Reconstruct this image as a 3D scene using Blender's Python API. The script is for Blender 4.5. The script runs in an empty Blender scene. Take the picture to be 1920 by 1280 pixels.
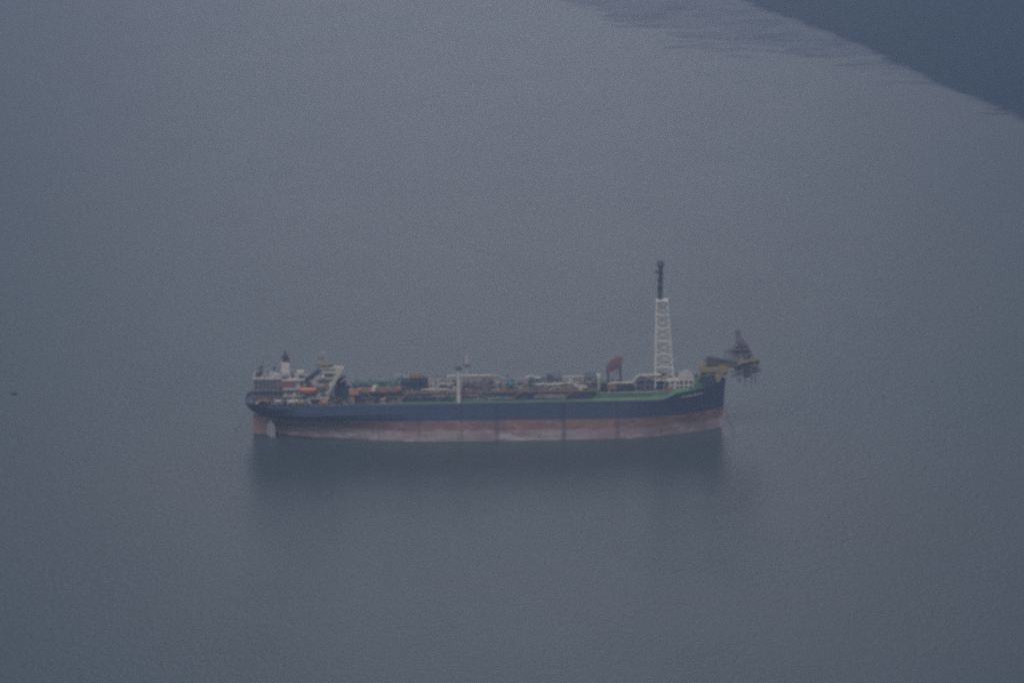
import bpy, math, random
from mathutils import Vector, Matrix

SC = bpy.context.scene
COL = SC.collection
rnd = random.Random(7)
R = math.radians

# ------------------------------------------------------------------ camera
D, ELEV = 2000.0, R(16.0)                 # metres to the ship, depression of the view to it
LENS = 36.0 * D / 580.0
F = 1920.0 * LENS / 36.0                  # focal length in photo pixels
CAMPOS = Vector((0, -D * math.cos(ELEV), D * math.sin(ELEV)))
pitch = ELEV - math.atan(165.0 / F)
azim = math.atan(52.0 / F)
look = Vector((math.sin(azim) * math.cos(pitch), math.cos(azim) * math.cos(pitch), -math.sin(pitch)))
ROT = look.to_track_quat('-Z', 'Y').to_matrix() @ Matrix.Rotation(R(-0.62), 3, 'Z')
cd = bpy.data.cameras.new('camera')
cam = bpy.data.objects.new('camera', cd)
COL.objects.link(cam)
cd.sensor_width = 36.0
cd.lens = LENS
cd.clip_start = 5.0
cd.clip_end = 60000.0
cam.matrix_world = Matrix.Translation(CAMPOS) @ ROT.to_4x4()
SC.camera = cam

# ------------------------------------------------------------------ light
SUN_EL, SUN_AZ = R(55), R(-165)           # azimuth measured from +Y towards +X
w = bpy.data.worlds.new('World'); SC.world = w; w.use_nodes = True
nt = w.node_tree; nt.nodes.clear()
def wn(t, **k):
    n = nt.nodes.new(t)
    for a, b in k.items(): setattr(n, a, b)
    return n
sky = wn('ShaderNodeTexSky', sky_type='NISHITA', sun_disc=False)
sky.sun_elevation = SUN_EL; sky.sun_rotation = SUN_AZ
sky.air_density = 1.0; sky.dust_density = 3.0; sky.ozone_density = 2.0
tc = wn('ShaderNodeTexCoord')
sep = wn('ShaderNodeSeparateXYZ'); nt.links.new(tc.outputs['Generated'], sep.inputs[0])
# overcast deck: brighter low, soft clouds; bright band ahead added for lens-like edge falloff
cr = wn('ShaderNodeValToRGB'); nt.links.new(sep.outputs['Z'], cr.inputs[0])
el = cr.color_ramp.elements
el[0].position = 0.0; el[0].color = (5.2, 4.5, 4.7, 1)
el[1].position = 0.8; el[1].color = (0.88, 0.95, 1.2, 1)
for p_, c_ in ((0.15, (5.4, 4.15, 4.6)), (0.19, (4.7, 4.05, 4.35)), (0.26, (3.7, 4.25, 4.3)), (0.38, (3.2, 3.25, 3.3)), (0.5, (1.5, 1.4, 1.6))):
    e = el.new(p_); e.color = (*c_, 1)
ax = wn('ShaderNodeMath', operation='ARCTAN2'); nt.links.new(sep.outputs['X'], ax.inputs[0]); nt.links.new(sep.outputs['Y'], ax.inputs[1])
a0 = wn('ShaderNodeMath', operation='ADD'); nt.links.new(ax.outputs[0], a0.inputs[0]); a0.inputs[1].default_value = -0.006
a2 = wn('ShaderNodeMath', operation='MULTIPLY'); nt.links.new(a0.outputs[0], a2.inputs[0]); nt.links.new(a0.outputs[0], a2.inputs[1])
a2b = wn('ShaderNodeMath', operation='MULTIPLY'); nt.links.new(a2.outputs[0], a2b.inputs[0]); nt.links.new(a2.outputs[0], a2b.inputs[1])
a3 = wn('ShaderNodeMath', operation='MULTIPLY'); nt.links.new(a2b.outputs[0], a3.inputs[0]); a3.inputs[1].default_value = -4200.0
a4 = wn('ShaderNodeMath', operation='EXPONENT'); nt.links.new(a3.outputs[0], a4.inputs[0])
cn = wn('ShaderNodeTexNoise'); cn.inputs['Scale'].default_value = 5.0; cn.inputs['Detail'].default_value = 3.0
mp = wn('ShaderNodeMapping'); mp.inputs['Scale'].default_value = (1, 1, 3)
nt.links.new(tc.outputs['Generated'], mp.inputs[0]); nt.links.new(mp.outputs[0], cn.inputs['Vector'])
m1 = wn('ShaderNodeMath', operation='MULTIPLY_ADD'); nt.links.new(a4.outputs[0], m1.inputs[0]); m1.inputs[1].default_value = 1.12; m1.inputs[2].default_value = 0.12
m2 = wn('ShaderNodeMath', operation='MULTIPLY_ADD'); nt.links.new(cn.outputs[0], m2.inputs[0]); m2.inputs[1].default_value = 0.16; nt.links.new(m1.outputs[0], m2.inputs[2])
sc_ = wn('ShaderNodeVectorMath', operation='SCALE'); nt.links.new(cr.outputs[0], sc_.inputs[0]); nt.links.new(m2.outputs[0], sc_.inputs['Scale'])
# no sky light from below the horizon
hz = wn('ShaderNodeMapRange'); nt.links.new(sep.outputs['Z'], hz.inputs[0]); hz.inputs[1].default_value = -0.12; hz.inputs[2].default_value = -0.05
sh = wn('ShaderNodeVectorMath', operation='SCALE')
mx = wn('ShaderNodeMix', data_type='RGBA'); mx.inputs[0].default_value = 0.92
nt.links.new(sky.outputs[0], mx.inputs[6]); nt.links.new(sc_.outputs[0], mx.inputs[7])
bg = wn('ShaderNodeBackground'); bg.inputs[1].default_value = 0.13
nt.links.new(mx.outputs[2], sh.inputs[0]); nt.links.new(hz.outputs[0], sh.inputs['Scale']); nt.links.new(sh.outputs[0], bg.inputs[0])
wo = wn('ShaderNodeOutputWorld'); nt.links.new(bg.outputs[0], wo.inputs[0])

sl = bpy.data.lights.new('sun', 'SUN'); so = bpy.data.objects.new('sun', sl); COL.objects.link(so)
sl.energy = 1.4; sl.angle = R(50); sl.color = (1.0, 0.95, 0.88)
sd = Vector((math.sin(SUN_AZ) * math.cos(SUN_EL), math.cos(SUN_AZ) * math.cos(SUN_EL), math.sin(SUN_EL)))
so.rotation_euler = sd.to_track_quat('Z', 'Y').to_euler()

SC.view_settings.view_transform = 'Standard'
SC.view_settings.look = 'None'
SC.view_settings.gamma = 1.0
SC.view_settings.exposure = 0.77
SC.cycles.volume_bounces = 2
SC.cycles.use_light_tree = False
SC.cycles.max_bounces = 6
SC.cycles.filter_width = 3.4
SC.cycles.use_denoising = False
SC.cycles.use_adaptive_sampling = False

# ------------------------------------------------------------------ helpers
def ray(px, py):
    v = Vector(((px - 960.0) / F, (640.0 - py) / F, -1.0))
    return ROT @ v
def at(px, py, Y):
    """photo pixel -> point on the vertical plane at depth Y (metres, + is away)"""
    d = ray(px, py); t = (Y - CAMPOS.y) / d.y
    return CAMPOS + d * t
def sea(px, py):
    d = ray(px, py); t = -CAMPOS.z / d.z
    return CAMPOS + d * t

def mat(name, col, rough=0.6, col2=None, scale=0.35, metal=0.0, amount=0.5, stretch=(1, 1, 1)):
    m = bpy.data.materials.new(name); m.use_nodes = True
    n = m.node_tree; b = n.nodes['Principled BSDF']
    if col2 is None: col2 = tuple(c * 0.55 for c in col)
    t = n.nodes.new('ShaderNodeTexCoord'); mpp = n.nodes.new('ShaderNodeMapping'); mpp.inputs['Scale'].default_value = stretch
    n.links.new(t.outputs['Object'], mpp.inputs[0])
    no = n.nodes.new('ShaderNodeTexNoise'); no.inputs['Scale'].default_value = scale; no.inputs['Detail'].default_value = 6; no.inputs['Roughness'].default_value = 0.65
    n.links.new(mpp.outputs[0], no.inputs['Vector'])
    rr = n.nodes.new('ShaderNodeValToRGB'); rr.color_ramp.elements[0].position = 0.5 - 0.3 * (1 - amount); rr.color_ramp.elements[1].position = 0.72
    rr.color_ramp.elements[0].color = (*col, 1); rr.color_ramp.elements[1].color = (*col2, 1)
    n.links.new(no.outputs[0], rr.inputs[0]); n.links.new(rr.outputs[0], b.inputs['Base Color'])
    b.inputs['Roughness'].default_value = rough; b.inputs['Metallic'].default_value = metal
    return m

M = dict(
    white=mat('white_paint', (0.52, 0.51, 0.50), 0.55, (0.34, 0.29, 0.27)),
    towerwhite=mat('white_tower_paint', (0.62, 0.61, 0.61), 0.6, (0.45, 0.41, 0.40), scale=.3),
    cream=mat('cream_paint', (0.48, 0.45, 0.41), 0.6, (0.30, 0.26, 0.23)),
    grey=mat('grey_paint', (0.34, 0.35, 0.37), 0.6, (0.2, 0.16, 0.15)),
    lgrey=mat('light_grey_paint', (0.38, 0.39, 0.41), 0.65, (0.24, 0.2, 0.2), scale=.5),
    dark=mat('dark_steel', (0.035, 0.055, 0.10), 0.6, (0.08, 0.06, 0.06)),
    navy=mat('navy_paint', (0.02, 0.04, 0.10), 0.5, (0.04, 0.05, 0.08)),
    purple=mat('weathered_purple_steel', (0.135, 0.115, 0.15), 0.7, (0.08, 0.07, 0.1)),
    maroon=mat('maroon_paint', (0.19, 0.08, 0.09), 0.7, (0.14, 0.09, 0.12), scale=.6),
    rust=mat('rusty_steel', (0.30, 0.13, 0.07), 0.8, (0.16, 0.09, 0.07)),
    brown=mat('brown_primer', (0.21, 0.155, 0.125), 0.8, (0.11, 0.09, 0.09), scale=.5),
    orange=mat('orange_paint', (0.58, 0.19, 0.10), 0.5, (0.5, 0.17, 0.1)),
    pink=mat('faded_orange_paint', (0.34, 0.18, 0.15), 0.7, (0.24, 0.14, 0.14)),
    yellow=mat('yellow_paint', (0.25, 0.22, 0.12), 0.75, (0.13, 0.11, 0.1), scale=.7),
    teal=mat('teal_paint', (0.03, 0.20, 0.28), 0.6, (0.03, 0.15, 0.2)),
    green=mat('green_deck_paint', (0.055, 0.135, 0.10), 0.75, (0.10, 0.14, 0.12), scale=0.12),
    fgreen=mat('fresh_green_paint', (0.08, 0.185, 0.12), 0.75, (0.15, 0.2, 0.14), scale=0.12),
    dgreen=mat('dark_green_paint', (0.03, 0.12, 0.09), 0.65, (0.05, 0.10, 0.07)),
    helideck=mat('helideck_paint', (0.15, 0.16, 0.12), 0.8, (0.2, 0.19, 0.15), scale=.5),
    glass=mat('dark_window_glass', (0.03, 0.04, 0.06), 0.15, (0.05, 0.06, 0.08)),
    chain=mat('chain_steel', (0.06, 0.05, 0.05), 0.8),
    foam=mat('falling_water', (0.42, 0.43, 0.44), 0.9, (0.26, 0.28, 0.3), scale=1.2),
)

class MB:
    """collects shapes in world metres, links them as one mesh"""
    def __init__(s): s.v = []; s.f = []
    def add(s, vs, fs):
        o = len(s.v); s.v += [tuple(v) for v in vs]; s.f += [tuple(i + o for i in f) for f in fs]; return s
    def box(s, x0, x1, y0, y1, z0, z1):
        if x0 > x1: x0, x1 = x1, x0
        if y0 > y1: y0, y1 = y1, y0
        if z0 > z1: z0, z1 = z1, z0
        vs = [(x, y, z) for z in (z0, z1) for x, y in ((x0, y0), (x1, y0), (x1, y1), (x0, y1))]
        return s.add(vs, [(3, 2, 1, 0), (4, 5, 6, 7), (0, 1, 5, 4), (1, 2, 6, 5), (2, 3, 7, 6), (3, 0, 4, 7)])
    def tube(s, a, b, r, r2=None, n=6, cap=True):
        a, b = Vector(a), Vector(b); r2 = r if r2 is None else r2
        d = (b - a)
        if d.length < 1e-6: return s
        q = d.to_track_quat('Z', 'X'); vs = []
        for p, rr in ((a, r), (b, r2)):
            for i in range(n):
                t = 2 * math.pi * (i + .5) / n
                vs.append(p + q @ Vector((rr * math.cos(t), rr * math.sin(t), 0)))
        fs = [(i, (i + 1) % n, n + (i + 1) % n, n + i) for i in range(n)]
        if cap: fs += [tuple(range(n - 1, -1, -1)), tuple(range(n, 2 * n))]
        return s.add(vs, fs)
    def path(s, pts, r, n=6):
        for a, b in zip(pts, pts[1:]): s.tube(a, b, r, n=n)
        for p in pts[1:-1]: s.ball(p, r * 1.02, 6, 4)
        return s
    def ball(s, c, r, n=12, m=8, sx=1, sy=1, sz=1):
        c = Vector(c); vs = []; fs = []
        for j in range(1, m):
            for i in range(n):
                a = math.pi * j / m; b = 2 * math.pi * i / n
                vs.append(c + Vector((r * sx * math.sin(a) * math.cos(b), r * sy * math.sin(a) * math.sin(b), r * sz * math.cos(a))))
        vs += [c + Vector((0, 0, r * sz)), c - Vector((0, 0, r * sz))]
        T = len(vs) - 2
        for j in range(m - 2):
            for i in range(n):
                fs.append((j * n + i, (j + 1) * n + i, (j + 1) * n + (i + 1) % n, j * n + (i + 1) % n))
        for i in range(n):
            fs.append((T, i, (i + 1) % n)); fs.append((T + 1, (m - 2) * n + (i + 1) % n, (m - 2) * n + i))
        return s.add(vs, fs)
    def prism(s, poly, y0, y1):
        """poly: (x, z) counter-clockwise seen from the camera, extruded from y0 to y1"""
        n = len(poly)
        vs = [(x, y0, z) for x, z in poly] + [(x, y1, z) for x, z in poly]
        fs = [tuple(range(n)), tuple(range(2 * n - 1, n - 1, -1))] + [(i, n + i, n + (i + 1) % n, (i + 1) % n) for i in range(n)]
        return s.add(vs, fs)
    def vessel(s, a, b, r, n=14):
        """horizontal or upright pressure vessel with domed ends"""
        a, b = Vector(a), Vector(b); d = (b - a).normalized()
        s.tube(a, b, r, n=n)
        for p, sg in ((a, -1), (b, 1)):
            s.tube(p, p + d * sg * r * .35, r, r * .8, n=n); s.tube(p + d * sg * r * .35, p + d * sg * r * .55, r * .8, r * .35, n=n)
        return s
    def build(s, name, m, parent=None, smooth=False):
        me = bpy.data.meshes.new(name); me.from_pydata(s.v, [], s.f); me.update()
        if smooth: me.shade_smooth()
        o = bpy.data.objects.new(name, me); COL.objects.link(o)
        me.materials.append(M[m] if isinstance(m, str) else m)
        if parent:
            o.parent = parent
            o.matrix_parent_inverse = world_of(parent).inverted()
        return o
def world_of(o):
    mw = o.matrix_basis.copy()
    p = o.parent
    if p: mw = world_of(p) @ o.matrix_parent_inverse @ mw
    return mw
def tag(o, label=None, cat=None, group=None, kind=None):
    for k, v in (('label', label), ('category', cat), ('group', group), ('kind', kind)):
        if v: o[k] = v
    return o
def empty(name, loc=(0, 0, 0), parent=None):
    o = bpy.data.objects.new(name, None); COL.objects.link(o); o.location = loc
    if parent:
        o.parent = parent; o.matrix_parent_inverse = world_of(parent).inverted()
    return o
def X(px, Y=-10, py=740): return at(px, py, Y).x
def Z(py, Y, px=907): return at(px, py, Y).z
def pbox(mb, px0, px1, pyt, pyb, Y, depth, grow=0):
    """box whose near face covers the photo rectangle, at depth Y"""
    a = at(px0, (pyt + pyb) / 2, Y); b = at(px1, (pyt + pyb) / 2, Y)
    c = (px0 + px1) / 2
    return mb.box(a.x, b.x, Y, Y + depth, at(c, pyb, Y).z, at(c, pyt, Y).z)

# ------------------------------------------------------------------ the setting: water
def water():
    S = 11000.0
    mb = MB()
    mb.add([(-S, -S * .45, 0), (S, -S * .45, 0), (S, S * 1.6, 0), (-S, S * 1.6, 0)], [(0, 1, 2, 3)])
    m = bpy.data.materials.new('sea_water'); m.use_nodes = True
    n = m.node_tree; b = n.nodes['Principled BSDF']
    def N(t, **k):
        x = n.nodes.new(t)
        for a, c in k.items(): setattr(x, a, c)
        return x
    L = n.links.new
    t = N('ShaderNodeTexCoord'); sp = N('ShaderNodeSeparateXYZ'); L(t.outputs['Object'], sp.inputs[0])
    # edge of the darker water: y of the front as a function of x
    def front(pts, lo, hi, ylo, yhi, namp, nscale):
        nx = N('ShaderNodeMapRange'); L(sp.outputs['X'], nx.inputs[0]); nx.inputs[1].default_value = lo; nx.inputs[2].default_value = hi
        fc = N('ShaderNodeFloatCurve'); L(nx.outputs[0], fc.inputs['Value'])
        c = fc.mapping.curves[0]
        ps = [((p.x - lo) / (hi - lo), (p.y - ylo) / (yhi - ylo)) for p in pts]
        c.points[0].location = ps[0]; c.points[1].location = ps[-1]
        for p in ps[1:-1]: c.points.new(*p)
        fc.mapping.update()
        oy = N('ShaderNodeMapRange'); L(fc.outputs[0], oy.inputs[0]); oy.inputs[3].default_value = ylo; oy.inputs[4].default_value = yhi
        mpn = N('ShaderNodeMapping'); mpn.inputs['Scale'].default_value = (nscale, nscale * 2.4, 1); mpn.inputs['Rotation'].default_value = (0, 0, R(8))
        L(t.outputs['Object'], mpn.inputs[0])
        nz = N('ShaderNodeTexNoise'); nz.inputs['Scale'].default_value = 1.0; nz.inputs['Detail'].default_value = 8; nz.inputs['Roughness'].default_value = 0.62; nz.inputs['Distortion'].default_value = 1.2
        L(mpn.outputs[0], nz.inputs['Vector'])
        d = N('ShaderNodeMath', operation='SUBTRACT'); L(sp.outputs['Y'], d.inputs[0]); L(oy.outputs[0], d.inputs[1])
        k = N('ShaderNodeMath', operation='MULTIPLY_ADD'); L(nz.outputs[0], k.inputs[0]); k.inputs[1].default_value = namp
        k2 = N('ShaderNodeMath', operation='SUBTRACT'); L(d.outputs[0], k2.inputs[0]); k2.inputs[1].default_value = namp * .5
        L(k2.outputs[0], k.inputs[2])
        return k.outputs[0]
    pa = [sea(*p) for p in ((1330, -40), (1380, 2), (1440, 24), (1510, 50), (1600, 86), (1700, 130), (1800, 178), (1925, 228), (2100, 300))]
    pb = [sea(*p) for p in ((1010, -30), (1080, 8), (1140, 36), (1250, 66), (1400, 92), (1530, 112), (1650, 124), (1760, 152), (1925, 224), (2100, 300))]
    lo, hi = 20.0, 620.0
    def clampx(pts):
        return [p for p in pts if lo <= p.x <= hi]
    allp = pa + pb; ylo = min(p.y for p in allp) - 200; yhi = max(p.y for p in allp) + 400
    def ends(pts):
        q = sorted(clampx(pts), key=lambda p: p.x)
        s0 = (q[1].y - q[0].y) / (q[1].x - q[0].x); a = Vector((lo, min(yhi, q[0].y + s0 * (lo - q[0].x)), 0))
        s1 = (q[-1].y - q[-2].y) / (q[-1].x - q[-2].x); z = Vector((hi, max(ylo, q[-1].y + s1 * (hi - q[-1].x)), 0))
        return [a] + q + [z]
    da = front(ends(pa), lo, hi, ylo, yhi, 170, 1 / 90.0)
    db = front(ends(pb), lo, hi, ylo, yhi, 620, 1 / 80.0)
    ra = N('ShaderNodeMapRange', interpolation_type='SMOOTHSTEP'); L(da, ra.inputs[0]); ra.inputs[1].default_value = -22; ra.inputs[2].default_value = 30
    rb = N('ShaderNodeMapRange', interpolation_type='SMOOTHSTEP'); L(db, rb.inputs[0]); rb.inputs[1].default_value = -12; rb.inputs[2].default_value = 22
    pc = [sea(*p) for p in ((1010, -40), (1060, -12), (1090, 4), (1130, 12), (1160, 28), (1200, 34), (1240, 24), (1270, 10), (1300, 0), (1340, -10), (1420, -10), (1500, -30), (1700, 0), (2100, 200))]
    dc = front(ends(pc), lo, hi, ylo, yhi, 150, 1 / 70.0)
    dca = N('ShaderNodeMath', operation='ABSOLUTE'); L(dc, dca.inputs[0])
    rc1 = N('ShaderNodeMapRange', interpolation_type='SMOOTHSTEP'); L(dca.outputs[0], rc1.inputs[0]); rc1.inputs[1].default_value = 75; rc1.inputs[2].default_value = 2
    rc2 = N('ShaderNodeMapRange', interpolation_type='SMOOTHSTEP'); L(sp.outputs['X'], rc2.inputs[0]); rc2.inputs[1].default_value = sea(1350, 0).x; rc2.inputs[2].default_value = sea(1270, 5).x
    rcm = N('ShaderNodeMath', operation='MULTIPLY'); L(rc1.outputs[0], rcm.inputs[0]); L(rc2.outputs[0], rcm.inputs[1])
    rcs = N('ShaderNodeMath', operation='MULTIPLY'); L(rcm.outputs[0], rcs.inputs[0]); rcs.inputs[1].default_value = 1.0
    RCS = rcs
    # broad slow change of silt content
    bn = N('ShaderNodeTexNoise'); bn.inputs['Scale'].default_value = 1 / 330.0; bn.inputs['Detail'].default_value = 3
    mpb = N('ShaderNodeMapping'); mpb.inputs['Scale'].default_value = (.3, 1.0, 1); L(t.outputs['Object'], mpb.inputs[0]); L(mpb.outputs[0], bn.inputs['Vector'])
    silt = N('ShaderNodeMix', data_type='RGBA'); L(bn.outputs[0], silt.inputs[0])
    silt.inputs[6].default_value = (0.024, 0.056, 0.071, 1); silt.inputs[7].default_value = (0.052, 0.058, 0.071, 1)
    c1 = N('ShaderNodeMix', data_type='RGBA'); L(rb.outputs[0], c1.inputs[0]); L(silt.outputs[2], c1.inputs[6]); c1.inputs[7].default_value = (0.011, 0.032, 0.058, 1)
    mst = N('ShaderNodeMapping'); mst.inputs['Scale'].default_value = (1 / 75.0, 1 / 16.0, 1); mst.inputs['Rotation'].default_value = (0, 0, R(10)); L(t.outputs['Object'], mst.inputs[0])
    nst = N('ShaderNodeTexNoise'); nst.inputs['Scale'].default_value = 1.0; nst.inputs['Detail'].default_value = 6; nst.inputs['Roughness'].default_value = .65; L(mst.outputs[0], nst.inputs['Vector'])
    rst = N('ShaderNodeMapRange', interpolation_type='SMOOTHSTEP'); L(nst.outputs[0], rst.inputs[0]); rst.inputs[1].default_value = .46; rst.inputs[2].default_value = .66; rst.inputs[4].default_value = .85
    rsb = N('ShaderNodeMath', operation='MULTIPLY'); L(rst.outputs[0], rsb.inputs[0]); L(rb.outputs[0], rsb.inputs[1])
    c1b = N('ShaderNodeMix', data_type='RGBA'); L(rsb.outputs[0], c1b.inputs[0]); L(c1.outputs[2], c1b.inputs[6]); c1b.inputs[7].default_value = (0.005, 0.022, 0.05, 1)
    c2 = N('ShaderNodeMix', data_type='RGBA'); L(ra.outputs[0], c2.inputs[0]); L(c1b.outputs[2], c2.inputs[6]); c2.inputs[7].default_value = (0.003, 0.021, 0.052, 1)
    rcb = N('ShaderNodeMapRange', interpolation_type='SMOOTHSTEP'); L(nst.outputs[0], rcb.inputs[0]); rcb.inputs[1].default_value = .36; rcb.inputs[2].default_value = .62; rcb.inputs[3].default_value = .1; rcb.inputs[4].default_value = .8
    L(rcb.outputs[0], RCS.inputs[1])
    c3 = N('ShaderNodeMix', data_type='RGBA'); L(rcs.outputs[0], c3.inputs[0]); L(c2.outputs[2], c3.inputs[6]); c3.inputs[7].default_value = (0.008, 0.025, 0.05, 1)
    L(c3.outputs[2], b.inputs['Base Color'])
    b.inputs['IOR'].default_value = 1.33
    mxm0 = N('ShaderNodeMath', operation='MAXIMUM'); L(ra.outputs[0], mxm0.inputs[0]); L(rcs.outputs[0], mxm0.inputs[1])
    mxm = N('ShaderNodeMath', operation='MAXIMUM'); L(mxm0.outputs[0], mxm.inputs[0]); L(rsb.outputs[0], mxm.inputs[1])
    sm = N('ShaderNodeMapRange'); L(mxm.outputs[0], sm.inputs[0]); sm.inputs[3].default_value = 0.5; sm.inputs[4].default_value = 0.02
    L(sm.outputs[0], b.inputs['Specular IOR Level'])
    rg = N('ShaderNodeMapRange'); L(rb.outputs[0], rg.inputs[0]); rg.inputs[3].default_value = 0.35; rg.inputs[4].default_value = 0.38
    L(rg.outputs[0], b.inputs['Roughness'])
    # wind ripples
    mr = N('ShaderNodeMapping'); mr.inputs['Scale'].default_value = (1, .55, 1); mr.inputs['Rotation'].default_value = (0, 0, R(-18)); L(t.outputs['Object'], mr.inputs[0])
    r1 = N('ShaderNodeTexNoise'); r1.inputs['Scale'].default_value = 0.33; r1.inputs['Detail'].default_value = 5; r1.inputs['Roughness'].default_value = .6; L(mr.outputs[0], r1.inputs['Vector'])
    r2 = N('ShaderNodeTexNoise'); r2.inputs['Scale'].default_value = 0.016; r2.inputs['Detail'].default_value = 3; L(mr.outputs[0], r2.inputs['Vector'])
    bs = N('ShaderNodeMapRange'); L(r2.outputs[0], bs.inputs[0]); bs.inputs[1].default_value = .4; bs.inputs[2].default_value = .7; bs.inputs[3].default_value = .3; bs.inputs[4].default_value = .8
    bp = N('ShaderNodeBump'); bp.inputs['Distance'].default_value = 0.5; L(bs.outputs[0], bp.inputs['Strength']); L(r1.outputs[0], bp.inputs['Height'])
    L(bp.outputs[0], b.inputs['Normal'])
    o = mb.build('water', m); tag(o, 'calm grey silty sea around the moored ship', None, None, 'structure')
    hb = MB().box(-S - 20, S + 20, -S * .45 - 20, S * 1.6 + 20, -1.0, CAMPOS.z + 25)
    hm = bpy.data.materials.new('haze_air'); hm.use_nodes = True; h = hm.node_tree; h.nodes.clear()
    v = h.nodes.new('ShaderNodeVolumePrincipled'); ou = h.nodes.new('ShaderNodeOutputMaterial'); h.links.new(v.outputs[0], ou.inputs['Volume'])
    v.inputs['Color'].default_value = (0.53, 0.70, 0.98, 1); v.inputs['Density'].default_value = HAZE; v.inputs['Anisotropy'].default_value = 0.1
    ho = hb.build('haze', hm); tag(ho, 'thin blue sea haze filling the air', None, None, 'stuff')
HAZE = 1.25e-4
water()

# ------------------------------------------------------------------ hull
def interp(tab, x):
    if x <= tab[0][0]: return tab[0][1]
    for (a, b), (c, d) in zip(tab, tab[1:]):
        if x <= c:
            u = (x - a) / (c - a); return b + (d - b) * u
    return tab[-1][1]
WL = [(-131, .7), (-126, 2.6), (-114, 5.8), (-93, 10.0), (-80, 12.8), (-65, 16.6), (-53, 19.2), (-42, 21.2), (-30, 22), (60, 22), (72, 21.4), (85, 19.4), (97, 16.3), (110, 12), (122, 7), (130, 3), (133.5, .3)]
DK = [(-135.5, 6.5), (-134.8, 10), (-133, 13.5), (-129, 16.5), (-122, 19.4), (-112, 21.3), (-100, 22), (96, 22), (106, 20.8), (114, 18.2), (121, 14.4), (127, 10), (131.5, 5.6), (134, 2.6), (135.4, .3)]
DZ = [(-135.5, 20.6), (-120, 20.9), (-80, 21.3), (60, 21.9), (98, 22.2), (101, 23.0), (107, 25.6), (120, 26.6), (135.4, 28.2)]
def bot(x):      # underside of the counter stern, rising out of the water
    return interp([(-135.5, 16.5), (-133, 13.5), (-129, 10.8), (-125, 8.6), (-121, 5.5), (-117, 1.5), (-114, -2.0), (-110, -2)], x)
def hull_half(x, z):
    zt = interp(DZ, x); k = max(0, min(1, z / zt))
    wl, dk = interp(WL, x), interp(DK, x)
    if x < -30:     # full sides high up, fine run at the waterline
        k2 = max(0, min(1, (z - 4.5) / 11.0))
        k2 = k2 * k2 * (3 - 2 * k2) * .6 + k2 * .4
        a = wl + (dk - wl) * k2
        if x < -104:    # the overhanging counter closes in towards the centreline
            bz = max(bot(x), 3.0); kc = max(0, min(1, (z - bz) / (zt - bz)))
            c = max(.4, min(wl, 2.0) * (bot(x) < 6)) + dk * kc ** .8 * .97
            t = min(1, (-104 - x) / 16.0); a = a * (1 - t) + min(dk, c) * t
        return a
    return wl + (dk - wl) * k ** 1.25
def make_hull_mesh(inset=0.0):
    xs = [-135.5, -135.2, -134.6, -133.5, -132, -130, -127.5, -125, -121, -117, -114, -110, -105, -100, -93, -86, -80, -72, -65, -58, -50, -42, -30, -15, 0, 15, 30, 45, 60, 66, 72, 78, 85, 91, 97, 99, 101, 103, 105, 107, 110, 114, 118, 122, 126, 129, 131.5, 133.5, 134.8, 135.4]
    us = [0, .08, .16, .25, .35, .45, .55, .65, .75, .85, .93, 1.0]
    vs = []; fs = []
    nu = len(us)
    for x in xs:
        z0, z1 = bot(x), interp(DZ, x)
        row = []
        for u in us:
            z = z0 + (z1 - z0) * u
            xx = x
            if x > 120: xx = x - (x - 120) / 15.4 * 2.0 * (1 - max(0, z) / z1)        # stem rake
            h = hull_half(x, max(z, 0))
            if x < -110 and u < .3: h = h * (0.35 + .65 * (u / .3) ** .5)
            row.append((xx, h, z))
        vs += [(a, -b, c) for a, b, c in row] + [(a, b, c) for a, b, c in row]
    for i in range(len(xs) - 1):
        for j in range(nu - 1):
            a = i * 2 * nu + j; b = a + 2 * nu
            fs.append((a, b, b + 1, a + 1))
            a += nu; b += nu
            fs.append((a + 1, b + 1, b, a))
        a = i * 2 * nu; b = a + 2 * nu
        fs.append((a + nu, b + nu, b, a))
    for i in (0, len(xs) - 1):
        a = i * 2 * nu
        for j in range(nu - 1):
            q = (a + j, a + j + 1, a + nu + j + 1, a + nu + j)
            fs.append(q if i == 0 else q[::-1])
    return vs, fs, xs, nu

ship = empty('production_ship')
tag(ship, 'long blue and rust red production ship with white flare tower and yellow bow turret', 'ship')

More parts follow.
